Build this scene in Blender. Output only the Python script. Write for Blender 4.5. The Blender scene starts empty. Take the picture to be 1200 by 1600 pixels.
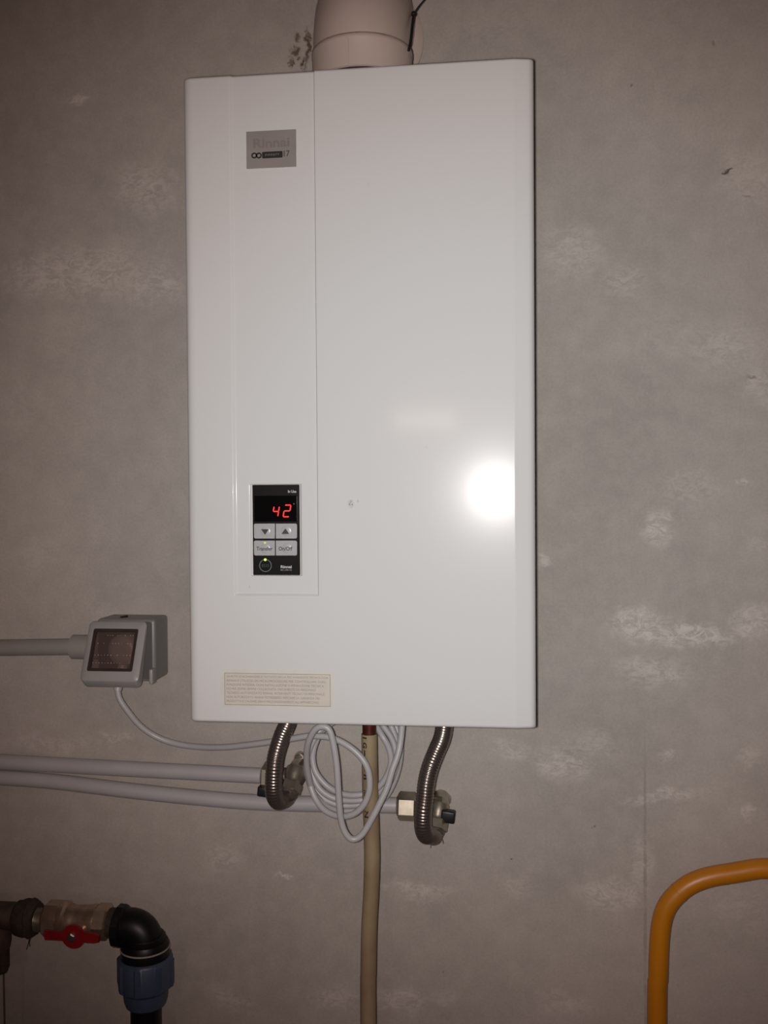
import bpy, bmesh, math, random
from mathutils import Vector, Matrix, noise as mnoise

random.seed(7)
SC = bpy.context.scene
COL = SC.collection
PI = math.pi

# ------------------------------------------------------------------ camera
F_PX = 1515.4                                   # focal length in pixels of the 1200 x 1600 frame
CAM = Vector((0.1429, -1.1532, 1.4833))
YAW, PITCH, ROLL = 0.12138, -0.02088, 0.00709
RM = (Matrix.Rotation(YAW, 3, 'Z') @ Matrix.Rotation(PITCH, 3, 'X') @ Matrix.Rotation(ROLL, 3, 'Y'))
RIGHT, FWD, UP = RM.col[0].copy(), RM.col[1].copy(), RM.col[2].copy()
cam_data = bpy.data.cameras.new('camera')
cam_data.sensor_fit = 'HORIZONTAL'
cam_data.sensor_width = 36.0
cam_data.lens = F_PX * 36.0 / 1200.0
cam_data.clip_start = 0.02
cam = bpy.data.objects.new('camera', cam_data)
COL.objects.link(cam)
M = Matrix.Identity(4)
for i in range(3):
    M[i][0], M[i][1], M[i][2], M[i][3] = RIGHT[i], UP[i], -FWD[i], CAM[i]
cam.matrix_world = M
SC.camera = cam

# ------------------------------------------------------------------ light and exposure
world = bpy.data.worlds.new('world')
SC.world = world
world.use_nodes = True
world.node_tree.nodes['Background'].inputs[0].default_value = (0.6, 0.5, 0.46, 1)
world.node_tree.nodes['Background'].inputs[1].default_value = 0.02


def aim(o, d, up=Vector((0, 0, 1))):
    z = -d.normalized()
    x = up.cross(z).normalized()
    y = z.cross(x)
    m = Matrix.Identity(4)
    for i in range(3):
        m[i][0], m[i][1], m[i][2] = x[i], y[i], z[i]
    m.translation = o.location
    o.matrix_world = m


fl = bpy.data.lights.new('phone_flash', 'SPOT')          # the telephone's own flash, just left of its lens
fl.energy = 32.6
fl.color = (1.0, 0.965, 0.945)
fl.spot_size = math.radians(89.2)
fl.spot_blend = 1.0
fl.shadow_soft_size = 0.0075
fl.use_nodes = True                                      # an LED flash is whiter on its axis than towards its rim
fnt = fl.node_tree
ftc = fnt.nodes.new('ShaderNodeTexCoord')
fsx = fnt.nodes.new('ShaderNodeSeparateXYZ')
fab = fnt.nodes.new('ShaderNodeMath')
fab.operation = 'ABSOLUTE'
fmr = fnt.nodes.new('ShaderNodeMapRange')
fmr.inputs['From Min'].default_value, fmr.inputs['From Max'].default_value = 0.975, 0.80
fmx = fnt.nodes.new('ShaderNodeMix')
fmx.data_type = 'RGBA'
fmx.inputs[6].default_value = (1, 1, 1, 1)
fmx.inputs[7].default_value = (1.04, 0.76, 0.70, 1)
fnt.links.new(ftc.outputs['Normal'], fsx.inputs[0])
fnt.links.new(fsx.outputs['Z'], fab.inputs[0])
fnt.links.new(fab.outputs[0], fmr.inputs['Value'])
fnt.links.new(fmr.outputs[0], fmx.inputs[0])
fnt.links.new(fmx.outputs[2], fnt.nodes['Emission'].inputs['Color'])
flash = bpy.data.objects.new('phone_flash', fl)
COL.objects.link(flash)
flash.location = CAM - RIGHT * 0.012 + FWD * 0.004
aim(flash, FWD + UP * 0.035 + RIGHT * 0.103)

al = bpy.data.lights.new('far_wall_lamp', 'AREA')        # small strip lamp across the room, mirrored in the lacquer
al.shape = 'RECTANGLE'
al.size, al.size_y = 0.27, 0.075
al.energy = 1.7
al.color = (1.0, 0.85, 0.74)
lamp = bpy.data.objects.new('far_wall_lamp', al)
COL.objects.link(lamp)
_d = RIGHT * ((664 - 600) / F_PX) + FWD + UP * ((800 - 656) / F_PX)      # the streak it leaves on the heater's front
_p = CAM + _d * ((-0.20 - CAM.y) / _d.y)
lamp.location = _p + Vector((_d.x, -_d.y, _d.z)) * ((3.44 - 0.20) / _d.y)
aim(lamp, Vector((0, 1, 0)))

SC.view_settings.view_transform = 'Standard'
SC.view_settings.look = 'None'
SC.view_settings.exposure = 0.0
SC.view_settings.gamma = 1.0
SC.view_settings.use_curve_mapping = False


# ------------------------------------------------------------------ helpers
def U(px, py, y):
    """point of the plane Y = y seen at a pixel of the 1200 x 1600 frame"""
    d = RIGHT * ((px - 600) / F_PX) + FWD + UP * ((800 - py) / F_PX)
    return CAM + d * ((y - CAM.y) / d.y)


def S(px, py, y):
    """metres per pixel there"""
    return (U(px, py, y) - CAM).dot(FWD) / F_PX


def lin(r, g, b):
    f = lambda c: (c / 255 / 12.92) if c / 255 <= 0.04045 else ((c / 255 + 0.055) / 1.055) ** 2.4
    return (f(r), f(g), f(b), 1.0)


def mat(name, col, rough=0.5, metal=0.0, var=0.0, var_scale=60.0, bump=0.0, bump_scale=200.0,
        spec=0.5, emit=None, emit_s=0.0, col2=None, coat=0.0):
    m = bpy.data.materials.new(name)
    m.use_nodes = True
    nt = m.node_tree
    b = nt.nodes['Principled BSDF']
    b.inputs['Base Color'].default_value = col
    b.inputs['Roughness'].default_value = rough
    b.inputs['Metallic'].default_value = metal
    b.inputs['Specular IOR Level'].default_value = spec
    b.inputs['Coat Weight'].default_value = coat
    b.inputs['Coat Roughness'].default_value = 0.08
    if emit:
        b.inputs['Emission Color'].default_value = emit
        b.inputs['Emission Strength'].default_value = emit_s
    tc = nt.nodes.new('ShaderNodeTexCoord')
    if var > 0 or col2:
        n = nt.nodes.new('ShaderNodeTexNoise')
        n.inputs['Scale'].default_value = var_scale
        n.inputs['Detail'].default_value = 5
        nt.links.new(tc.outputs['Object'], n.inputs['Vector'])
        r = nt.nodes.new('ShaderNodeValToRGB')
        r.color_ramp.elements[0].position = 0.35
        r.color_ramp.elements[1].position = 0.65
        c2 = col2 or tuple([c * (1 - var) for c in col[:3]] + [1])
        r.color_ramp.elements[0].color = c2
        r.color_ramp.elements[1].color = col
        nt.links.new(n.outputs['Fac'], r.inputs['Fac'])
        nt.links.new(r.outputs['Color'], b.inputs['Base Color'])
    if bump > 0:
        n2 = nt.nodes.new('ShaderNodeTexNoise')
        n2.inputs['Scale'].default_value = bump_scale
        n2.inputs['Detail'].default_value = 4
        nt.links.new(tc.outputs['Object'], n2.inputs['Vector'])
        bp = nt.nodes.new('ShaderNodeBump')
        bp.inputs['Strength'].default_value = bump
        bp.inputs['Distance'].default_value = 0.001
        nt.links.new(n2.outputs['Fac'], bp.inputs['Height'])
        nt.links.new(bp.outputs['Normal'], b.inputs['Normal'])
    return m


class Geo:
    """collects shapes in world space; build() links them as ONE mesh object"""

    def __init__(self):
        self.v, self.f = [], []

    def add(self, v, f):
        o = len(self.v)
        self.v += [Vector(p) for p in v]
        self.f += [tuple(i + o for i in q) for q in f]
        return self

    def grid(self, rows, close_u=False, cap=False):
        """rows: list of rings (lists of points)"""
        n, k = len(rows), len(rows[0])
        v = [p for r in rows for p in r]
        f = []
        for i in range(n - 1):
            for j in range(k if close_u else k - 1):
                a, b = i * k + j, i * k + (j + 1) % k
                f.append((a, b, b + k, a + k))
        if cap:
            f.append(tuple(range(k))[::-1])
            f.append(tuple((n - 1) * k + j for j in range(k)))
        return self.add(v, f)

    def lathe(self, p0, axis, prof, seg=32, phase=0.0, ref=None, cap=True):
        """prof: list of (distance along the axis, radius)"""
        a = Vector(axis).normalized()
        r = Vector(ref) if ref else (Vector((0, 0, 1)) if abs(a.z) < 0.9 else Vector((1, 0, 0)))
        u = (r - a * r.dot(a)).normalized()
        w = a.cross(u)
        rows = []
        for s, rad in prof:
            c = Vector(p0) + a * s
            rows.append([c + (u * math.cos(phase + 2 * PI * j / seg) + w * math.sin(phase + 2 * PI * j / seg)) * rad
                         for j in range(seg)])
        return self.grid(rows, True, cap)

    def sweep(self, pts, rad, seg=20, cap=True):
        """pts dense; rad number or list"""
        n = len(pts)
        tang = []
        for i in range(n):
            t = pts[min(i + 1, n - 1)] - pts[max(i - 1, 0)]
            tang.append(t.normalized())
        r0 = Vector((0, 0, 1)) if abs(tang[0].z) < 0.9 else Vector((1, 0, 0))
        u = (r0 - tang[0] * r0.dot(tang[0])).normalized()
        rows = []
        for i in range(n):
            t = tang[i]
            u = (u - t * u.dot(t)).normalized()
            w = t.cross(u)
            rr = rad[i] if isinstance(rad, (list, tuple)) else rad
            rows.append([pts[i] + (u * math.cos(2 * PI * j / seg) + w * math.sin(2 * PI * j / seg)) * rr
                         for j in range(seg)])
        return self.grid(rows, True, cap)

    def box(self, lo, hi, bev=0.0, segs=3, mtx=None):
        bm = bmesh.new()
        bmesh.ops.create_cube(bm, size=1.0)
        lo, hi = Vector(lo), Vector(hi)
        for v in bm.verts:
            v.co = Vector([(lo[i] + hi[i]) / 2 + v.co[i] * (hi[i] - lo[i]) for i in range(3)])
        if bev > 0:
            bmesh.ops.bevel(bm, geom=bm.edges[:], offset=bev, segments=segs, affect='EDGES', profile=0.5)
        return self.bm(bm, mtx)

    def bm(self, bm, mtx=None):
        bm.verts.index_update()
        v = [(mtx @ p.co if mtx else p.co.copy()) for p in bm.verts]
        f = [tuple(q.index for q in fc.verts) for fc in bm.faces]
        bm.free()
        return self.add(v, f)

    def prism(self, poly, off):
        """closed planar outline (world points) pushed along off"""
        n = len(poly)
        off = Vector(off)
        v = [Vector(p) for p in poly] + [Vector(p) + off for p in poly]
        f = [tuple(range(n))[::-1], tuple(range(n, 2 * n))]
        f += [(i, (i + 1) % n, (i + 1) % n + n, i + n) for i in range(n)]
        return self.add(v, f)

    def build(self, name, m, parent=None, root=None, smooth=40, label=None):
        me = bpy.data.meshes.new(name)
        org = root.location if root else Vector((0, 0, 0))
        me.from_pydata([p - org for p in self.v], [], self.f)
        bm = bmesh.new()
        bm.from_mesh(me)
        bmesh.ops.recalc_face_normals(bm, faces=bm.faces[:])
        bm.to_mesh(me)
        bm.free()
        if smooth:
            me.polygons.foreach_set('use_smooth', [True] * len(me.polygons))
            me.set_sharp_from_angle(angle=math.radians(smooth))
        me.materials.append(m)
        o = bpy.data.objects.new(name, me)
        COL.objects.link(o)
        if parent:
            o.parent = parent
        if label:
            o['label'] = label
        return o


def thing(name, label, cat, loc, group=None):
    o = bpy.data.objects.new(name, None)
    o.empty_display_size = 0.02
    COL.objects.link(o)
    o.location = Vector(loc)
    o['label'] = label
    o['category'] = cat
    if group:
        o['group'] = group
    return o


def tag(o, label, cat, group=None):
    o['label'] = label
    o['category'] = cat
    if group:
        o['group'] = group
    return o


def spline(ctrl, step=0.003):
    """Catmull-Rom through the control points, resampled evenly"""
    P = [Vector(c) for c in ctrl]
    P = [P[0] * 2 - P[1]] + P + [P[-1] * 2 - P[-2]]
    out = []
    for i in range(1, len(P) - 2):
        a, b, c, d = P[i - 1], P[i], P[i + 1], P[i + 2]
        for k in range(24):
            t = k / 24
            out.append(0.5 * ((2 * b) + (c - a) * t + (2 * a - 5 * b + 4 * c - d) * t * t + (3 * b - a - 3 * c + d) * t ** 3))
    out.append(P[-2].copy())
    res, acc = [out[0]], 0.0
    for i in range(1, len(out)):
        seg = (out[i] - out[i - 1]).length
        while acc + seg >= step and seg > 0:
            t = (step - acc) / seg
            out_p = out[i - 1].lerp(out[i], t)
            res.append(out_p)
            out[i - 1] = out_p
            seg = (out[i] - out_p).length
            acc = 0.0
        acc += seg
    if (res[-1] - out[-1]).length > step * 0.3:
        res.append(out[-1])
    return res


def pxpath(lst, step=0.003):
    return spline([U(*q) for q in lst], step)


def text_geo(s, c, w, h, y=None, shear=0.0, mtx=None, bold=0.0):
    """lettering w wide and h high centred on c, facing -Y"""
    cu = bpy.data.curves.new('lettering', 'FONT')
    cu.body = s
    cu.size = 1.0
    cu.shear = shear
    cu.resolution_u = 3
    cu.offset = bold
    ob = bpy.data.objects.new('lettering', cu)
    COL.objects.link(ob)
    dg = bpy.context.evaluated_depsgraph_get()
    me = bpy.data.meshes.new_from_object(ob.evaluated_get(dg))
    vs = [v.co.copy() for v in me.vertices]
    fs = [tuple(p.vertices) for p in me.polygons]
    bpy.data.objects.remove(ob)
    bpy.data.curves.remove(cu)
    bpy.data.meshes.remove(me)
    x0, x1 = min(v.x for v in vs), max(v.x for v in vs)
    y0, y1 = min(v.y for v in vs), max(v.y for v in vs)
    sx = w / (x1 - x0)
    sy = h / (y1 - y0)
    out = [Vector(((v.x - (x0 + x1) / 2) * sx, 0, (v.y - (y0 + y1) / 2) * sy)) for v in vs]
    if mtx:
        out = [mtx @ p for p in out]
    return [p + Vector(c) for p in out], fs


def disc(c, r, n=24):
    """round outline facing -Y"""
    return [Vector(c) + Vector((r * math.cos(2 * PI * j / n), 0, r * math.sin(2 * PI * j / n))) for j in range(n)]


def rrect(x0, x1, z0, z1, y, r=(0, 0, 0, 0), n=5):
    """outline with corner radii for (x0,z0) (x1,z0) (x1,z1) (x0,z1)"""
    out = []
    for (cx, cz, a0, rr) in ((x0 + r[0], z0 + r[0], PI, r[0]), (x1 - r[1], z0 + r[1], 1.5 * PI, r[1]),
                             (x1 - r[2], z1 - r[2], 0, r[2]), (x0 + r[3], z1 - r[3], 0.5 * PI, r[3])):
        if rr <= 0:
            out.append(Vector((cx, y, cz)))
        else:
            for k in range(n + 1):
                a = a0 + 0.5 * PI * k / n
                out.append(Vector((cx + rr * math.cos(a), y, cz + rr * math.sin(a))))
    return out


# ------------------------------------------------------------------ the wall's plaster
def plaster(name, base, marks=True):
    m = bpy.data.materials.new(name)
    m.use_nodes = True
    nt = m.node_tree
    N, L = nt.nodes, nt.links
    b = N['Principled BSDF']
    b.inputs['Roughness'].default_value = 0.85
    b.inputs['Specular IOR Level'].default_value = 0.2
    tc = N.new('ShaderNodeTexCoord')

    def noise(scale, detail=4, rough=0.55, src=None, dist=0.0):
        n = N.new('ShaderNodeTexNoise')
        n.inputs['Scale'].default_value = scale
        n.inputs['Detail'].default_value = detail
        n.inputs['Roughness'].default_value = rough
        n.inputs['Distortion'].default_value = dist
        L.new(src or tc.outputs['Object'], n.inputs['Vector'])
        return n

    def math_(op, a, c=None, clamp=False):
        n = N.new('ShaderNodeMath')
        n.operation = op
        n.use_clamp = clamp
        for i, s in enumerate((a, c)):
            if s is None:
                continue
            if isinstance(s, (int, float)):
                n.inputs[i].default_value = s
            else:
                L.new(s, n.inputs[i])
        return n.outputs[0]

    def rng(v, a, c, lo, hi, smooth=True):
        n = N.new('ShaderNodeMapRange')
        n.interpolation_type = 'SMOOTHSTEP' if smooth else 'LINEAR'
        L.new(v, n.inputs['Value'])
        n.inputs['From Min'].default_value, n.inputs['From Max'].default_value = a, c
        n.inputs['To Min'].default_value, n.inputs['To Max'].default_value = lo, hi
        return n.outputs['Result']

    def mix(f, a, c):
        n = N.new('ShaderNodeMix')
        n.data_type = 'RGBA'
        for s, idx in ((f, 0), (a, 6), (c, 7)):
            if isinstance(s, (int, float)):
                n.inputs[idx].default_value = s
            elif isinstance(s, tuple):
                n.inputs[idx].default_value = s
            else:
                L.new(s, n.inputs[idx])
        return n.outputs[2]

    big = noise(3.0, 5, 0.6)
    fine = noise(330, 3, 0.75)
    mid = noise(38, 6, 0.65)
    dk = tuple(c * 0.86 for c in base[:3]) + (1,)
    lt = tuple(min(1, c * 1.08) for c in base[:3]) + (1,)
    col = mix(rng(big.outputs['Fac'], 0.3, 0.7, 0, 1), dk, lt)
    col = mix(rng(mid.outputs['Fac'], 0.35, 0.7, 0, 0.2), col, tuple(min(1, c * 1.5) for c in base[:3]) + (1,))
    col = mix(rng(fine.outputs['Fac'], 0.3, 0.7, 0.0, 0.2), col, tuple(c * 0.45 for c in base[:3]) + (1,))
    if marks:
        # scuffed pale patches of filler, a few dark pits and one painted gap shadow, each with a shape of its own
        warp = noise(22, 5, 0.7)
        sub = N.new('ShaderNodeVectorMath')
        sub.operation = 'SUBTRACT'
        L.new(warp.outputs['Color'], sub.inputs[0])
        sub.inputs[1].default_value = (0.5, 0.5, 0.5)
        scl = N.new('ShaderNodeVectorMath')
        scl.operation = 'SCALE'
        L.new(sub.outputs[0], scl.inputs[0])
        scl.inputs['Scale'].default_value = 0.05
        addv = N.new('ShaderNodeVectorMath')
        L.new(tc.outputs['Object'], addv.inputs[0])
        L.new(scl.outputs[0], addv.inputs[1])

        def blob(px, py, w, h, s, rot=0.0, src=None, soft=0.0):
            c = U(px, py, 0)
            k = S(px, py, 0)
            mp = N.new('ShaderNodeMapping')
            mp.vector_type = 'TEXTURE'
            mp.inputs['Location'].default_value = (c.x, 0, c.z)
            mp.inputs['Rotation'].default_value = (0, math.radians(rot), 0)
            mp.inputs['Scale'].default_value = (w * k, 1e3, h * k)
            L.new(src or addv.outputs[0], mp.inputs['Vector'])
            ln = N.new('ShaderNodeVectorMath')
            ln.operation = 'LENGTH'
            L.new(mp.outputs[0], ln.inputs[0])
            return rng(ln.outputs['Value'], 1.12, soft + 0.25, 0.0, s)

        acc = None
        for q in PATCHES:
            o = blob(*q)
            acc = o if acc is None else math_('MAXIMUM', acc, o)
        # trowel strokes break the patches up
        mp = N.new('ShaderNodeMapping')
        mp.inputs['Scale'].default_value = (0.75, 1, 1.25)
        mp.inputs['Rotation'].default_value = (0, 0.75, 0)
        L.new(tc.outputs['Object'], mp.inputs['Vector'])
        st = noise(95, 7, 0.8, mp.outputs[0], 1.1)
        brk = rng(st.outputs['Fac'], 0.40, 0.60, 0.06, 1.0)
        col = mix(math_('MULTIPLY', acc, brk), col, tuple(min(1, c * f) for c, f in zip(base[:3], (1.55, 1.57, 1.60))) + (1,))
        acc = None
        for q in PITS_AND_SHADE:
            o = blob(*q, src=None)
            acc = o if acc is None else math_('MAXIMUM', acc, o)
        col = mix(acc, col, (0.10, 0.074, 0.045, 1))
        # faint upright board joint low on the right
        col = mix(math_('MULTIPLY', blob(1008, 1420, 3.0, 300, 0.5, 0, tc.outputs['Object'], 0.3), rng(mid.outputs['Fac'], 0.4, 0.6, 0.2, 1)),
                  col, tuple(c * 0.5 for c in base[:3]) + (1,))
    L.new(col, b.inputs['Base Color'])
    bp = N.new('ShaderNodeBump')
    bp.inputs['Strength'].default_value = 0.25
    bp.inputs['Distance'].default_value = 0.0012
    bn = noise(120, 6, 0.7)
    L.new(bn.outputs['Fac'], bp.inputs['Height'])
    L.new(bp.outputs['Normal'], b.inputs['Normal'])
    return m


PATCHES = [  # px, py, half width, half height, strength, turn, (source), soft
    (118, 150, 22, 13, 0.9), (225, 290, 60, 55, 0.5), (120, 425, 150, 60, 0.58), (235, 445, 80, 42, 0.5),
    (270, 290, 12, 40, 0.3), (60, 870, 60, 40, 0.25, -20), (185, 975, 60, 25, 0.35, 20), (95, 530, 80, 60, 0.15),
    (895, 395, 70, 55, 0.4), (975, 435, 45, 40, 0.38), (1165, 280, 60, 60, 0.35), (1130, 540, 80, 50, 0.42),
    (1185, 600, 40, 40, 0.4), (1040, 520, 90, 50, 0.2), (1030, 830, 28, 40, 0.75), (1085, 765, 60, 45, 0.3),
    (1160, 750, 14, 12, 0.8), (1000, 980, 62, 34, 0.85), (1080, 992, 95, 26, 0.85), (1175, 975, 45, 34, 0.7, -30),
    (1020, 1050, 75, 30, 0.6), (880, 1195, 58, 34, 0.6), (800, 1172, 50, 20, 0.55, 25), (925, 1165, 60, 32, 0.35),
    (1035, 1242, 80, 12, 0.6, -8), (955, 1395, 68, 34, 0.65), (1005, 1350, 24, 60, 0.45), (655, 1388, 70, 18, 0.6),
    (1170, 1180, 20, 20, 0.55), (1172, 1270, 12, 16, 0.6), (1040, 1180, 24, 16, 0.55), (350, 1340, 40, 36, 0.45), (448, 1371, 22, 5, 0.8),
    (885, 1570, 55, 30, 0.45), (625, 1565, 60, 26, 0.5), (525, 1560, 55, 22, 0.45), (360, 1560, 60, 25, 0.35, 25),
    (850, 875, 14, 16, 0.6), (1180, 855, 30, 14, 0.35), (810, 1390, 40, 24, 0.3), (1150, 1420, 80, 40, 0.3),
    (75, 1160, 110, 16, 0.4), (180, 1155, 40, 12, 0.5), (780, 40, 80, 50, 0.15), (700, 1560, 30, 20, 0.3), (30, 640, 40, 60, 0.2),
]
PITS_AND_SHADE = [(1139, 269, 7, 5, 1.0), (1168, 590, 14, 4, 0.5, 0), (805, 1340, 3, 3, 1.0), (464, 56, 9, 9, 0.75), (456, 78, 8, 8, 0.9),
        (452, 94, 5, 9, 0.8), (474, 96, 6, 7, 1.0), (462, 88, 4, 4, 0.7), (482, 75, 6, 42, 0.95, 0), (930, 1285, 3, 3, 0.6), (1170, 310, 7, 6, 0.35),  # tall strip: painted shadow along the broken plaster edge by the flue
        (985, 130, 3, 3, .5), (690, 1520, 3, 3, .5), (1114, 64, 4, 4, .35)]

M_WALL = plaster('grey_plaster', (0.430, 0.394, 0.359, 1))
M_ROOM = plaster('room_plaster', (0.36, 0.17, 0.12, 1), marks=False)
M_FLOOR = mat('concrete_floor', (0.2, 0.12, 0.09, 1), 0.8, var=0.25, var_scale=6, bump=0.3)


# ------------------------------------------------------------------ the room
def struct(name, lo, hi, m):
    o = Geo().box(lo, hi).build(name, m, smooth=0)
    o['kind'] = 'structure'
    return o


XL, XR, YF, ZC = -1.7, 1.7, -3.5, 2.6
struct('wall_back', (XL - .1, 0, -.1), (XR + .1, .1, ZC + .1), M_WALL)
struct('wall_left', (XL - .1, YF, -.1), (XL, 0, ZC + .1), M_ROOM)
struct('wall_right', (XR, YF, -.1), (XR + .1, 0, ZC + .1), M_ROOM)
struct('wall_front', (XL - .1, YF - .1, -.1), (XR + .1, YF, ZC + .1), M_ROOM)
struct('floor', (XL, YF, -.1), (XR, 0, 0), M_FLOOR)
struct('ceiling', (XL, YF, ZC), (XR, 0, ZC + .1), M_ROOM)

# ------------------------------------------------------------------ materials
LACQ = (0.612, 0.607, 0.60, 1)


def lacquer():
    m = mat('white_lacquer', LACQ, 0.2, spec=0.085, coat=0.11)
    nt = m.node_tree
    N, L = nt.nodes, nt.links
    b = N['Principled BSDF']
    tc = N.new('ShaderNodeTexCoord')
    nz = N.new('ShaderNodeTexNoise')
    nz.inputs['Scale'].default_value = 700
    nz.inputs['Detail'].default_value = 2
    L.new(tc.outputs['Object'], nz.inputs['Vector'])
    base = BOILER_AT
    prev = None
    # small dark scuffs in the paint
    for (px, py, w, h, s) in ((548, 787, 5.5, 8, 0.8), (559, 783, 2.5, 4, 0.5), (575, 289, 2, 5, 0.25), (389, 917, 1.6, 1.6, 0.6), (666, 699, 1.5, 1.5, 0.4)):
        c = U(px, py, -0.2) - base
        k = S(px, py, -0.2)
        mp = N.new('ShaderNodeMapping')
        mp.vector_type = 'TEXTURE'
        mp.inputs['Location'].default_value = (c.x, 0, c.z)
        mp.inputs['Scale'].default_value = (w * k, 1e3, h * k)
        L.new(tc.outputs['Object'], mp.inputs['Vector'])
        ln = N.new('ShaderNodeVectorMath')
        ln.operation = 'LENGTH'
        L.new(mp.outputs[0], ln.inputs[0])
        mr = N.new('ShaderNodeMapRange')
        L.new(ln.outputs['Value'], mr.inputs['Value'])
        mr.inputs['From Min'].default_value, mr.inputs['From Max'].default_value = 1.0, 0.3
        mr.inputs['To Min'].default_value, mr.inputs['To Max'].default_value = 0.0, s
        if prev is None:
            prev = mr.outputs[0]
        else:
            mx = N.new('ShaderNodeMath')
            mx.operation = 'MAXIMUM'
            L.new(prev, mx.inputs[0])
            L.new(mr.outputs[0], mx.inputs[1])
            prev = mx.outputs[0]
    th = N.new('ShaderNodeMapRange')
    L.new(nz.outputs['Fac'], th.inputs['Value'])
    th.inputs['From Min'].default_value, th.inputs['From Max'].default_value = 0.42, 0.62
    ml = N.new('ShaderNodeMath')
    ml.operation = 'MULTIPLY'
    L.new(prev, ml.inputs[0])
    L.new(th.outputs[0], ml.inputs[1])
    mx = N.new('ShaderNodeMix')
    mx.data_type = 'RGBA'
    L.new(ml.outputs[0], mx.inputs[0])
    mx.inputs[6].default_value = LACQ
    mx.inputs[7].default_value = (0.12, 0.11, 0.1, 1)
    L.new(mx.outputs[2], b.inputs['Base Color'])
    return m


BX, BZ0, BZ1, BYF = 0.175, 1.25, 1.9016, -0.20
BOILER_AT = Vector((0, 0, BZ0))
M_LACQ = lacquer()
M_CASE = mat('casing_paint', (0.6, 0.58, 0.56, 1), 0.35, var=0.05)
M_GALV = mat('galvanised_plate', (0.45, 0.44, 0.42, 1), 0.45, metal=0.8, var=0.2)
M_BLACKPL = mat('dark_panel_plastic', (0.0125, 0.011, 0.011, 1), 0.22, var=0.1, var_scale=300, spec=0.35)
M_GLASSBLK = mat('black_display_glass', (0.003, 0.003, 0.003, 1), 0.12, var=0.1)
M_BTN = mat('grey_button_plastic', (0.40, 0.385, 0.40, 1), 0.28, var=0.04, var_scale=300)
M_INK = mat('black_ink', (0.02, 0.018, 0.018, 1), 0.5, var=0.1)
M_INKSOFT = mat('faded_ink', (0.27, 0.235, 0.205, 1), 0.6, var=0.1)
M_WHITEINK = mat('pale_ink', (0.5, 0.48, 0.47, 1), 0.5, var=0.1)
M_DIMINK = mat('dim_ink', (0.2, 0.19, 0.185, 1), 0.5, var=0.1)
M_RINGINK = mat('grey_teal_ink', (0.12, 0.165, 0.155, 1), 0.4, var=0.1)
M_TEALINK = mat('dim_teal_ink', (0.05, 0.085, 0.08, 1), 0.4, var=0.1)
M_RED_LED = mat('red_led_segment', (0.3, 0.01, 0.005, 1), 0.4, emit=(1.0, 0.014, 0.008, 1), emit_s=1.15)
M_GRN_LED = mat('green_led', (0.4, 0.5, 0.1, 1), 0.4, emit=(0.72, 1.0, 0.12, 1), emit_s=1.0)
M_GRN_DIM = mat('weak_green_led', (0.4, 0.5, 0.1, 1), 0.4, emit=(0.6, 0.75, 0.08, 1), emit_s=0.45)
M_BADGE = mat('brushed_badge', (0.27, 0.245, 0.232, 1), 0.42, var=0.08, var_scale=40, spec=0.5)
M_BADGEINK = mat('badge_relief', (0.215, 0.19, 0.18, 1), 0.4, var=0.05)
M_STICKER = mat('label_paper', (0.62, 0.595, 0.545, 1), 0.6, var=0.05, var_scale=90)
M_STICKER2 = mat('label_print_field', (0.585, 0.535, 0.475, 1), 0.6, var=0.05, var_scale=90)

# ------------------------------------------------------------------ gas water heater
boiler = thing('water_heater', 'white wall-hung gas water heater with red digital display', 'water heater', BOILER_AT)


def fx(px, py):
    return U(px, py, BYF).x


def fz(px, py):
    return U(px, py, BYF).z


def sstep(a, b, v):
    t = max(0.0, min(1.0, (v - a) / (b - a)))
    return t * t * (3 - 2 * t)


RXL, RXR, RZB = fx(362.5, 700), fx(494.5, 500), fz(430, 932)
PXL, PXR = fx(393.8, 828), fx(467.4, 828)
PZ0, PZ1 = fz(431, 899), fz(431, 757.4)
HM = 0.0016                      # clearance of the hole around the control panel
XT = fx(805, 800)                # where the right edge starts to turn away
ZBEV = 0.0035


RECD = 0.0019


def cover_y(x, z):
    d = 0.0
    rec = sstep(RXL, RXL + 0.0042, x) * (1 - sstep(RXR - 0.0012, RXR, x)) * sstep(RZB, RZB + 0.003, z)
    d += RECD * rec
    hole = (sstep(PXL - 0.0030, PXL - 0.0003, x) * (1 - sstep(PXR + 0.0003, PXR + 0.0026, x))
            * sstep(PZ0 - 0.0008, PZ0 - 0.0002, z) * (1 - sstep(PZ1 + 0.0002, PZ1 + 0.0008, z)))
    d += 0.0018 * hole
    # right edge: a flat that turns away, then a tight roll
    if x > XT:
        s = x - XT
        w = BX - XT
        d += 0.14 * s + 0.9 * max(0, s - 0.0) * min(1, s / 0.003) * 0.06
        e = x - (BX - 0.006)
        if e > 0:
            d += 0.006 - math.sqrt(max(0.0, 0.006 ** 2 - e * e))
    e = (-BX + 0.010) - x
    if e > 0:
        d += (0.010 - math.sqrt(max(0.0, 0.010 ** 2 - e * e))) * 0.7
    for e in (z - (BZ1 - ZBEV), (BZ0 + ZBEV) - z):
        if e > 0:
            d += ZBEV - math.sqrt(max(0.0, ZBEV ** 2 - e * e))
    return BYF + d


def lines(lo, hi, feats, step):
    s = {round(lo, 6), round(hi, 6)}
    n = int((hi - lo) / step)
    for i in range(n + 1):
        s.add(round(lo + (hi - lo) * i / n, 6))
    for a, b, k in feats:
        for i in range(k + 1):
            s.add(round(a + (b - a) * i / k, 6))
    return sorted(v for v in s if lo - 1e-9 <= v <= hi + 1e-9)


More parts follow.
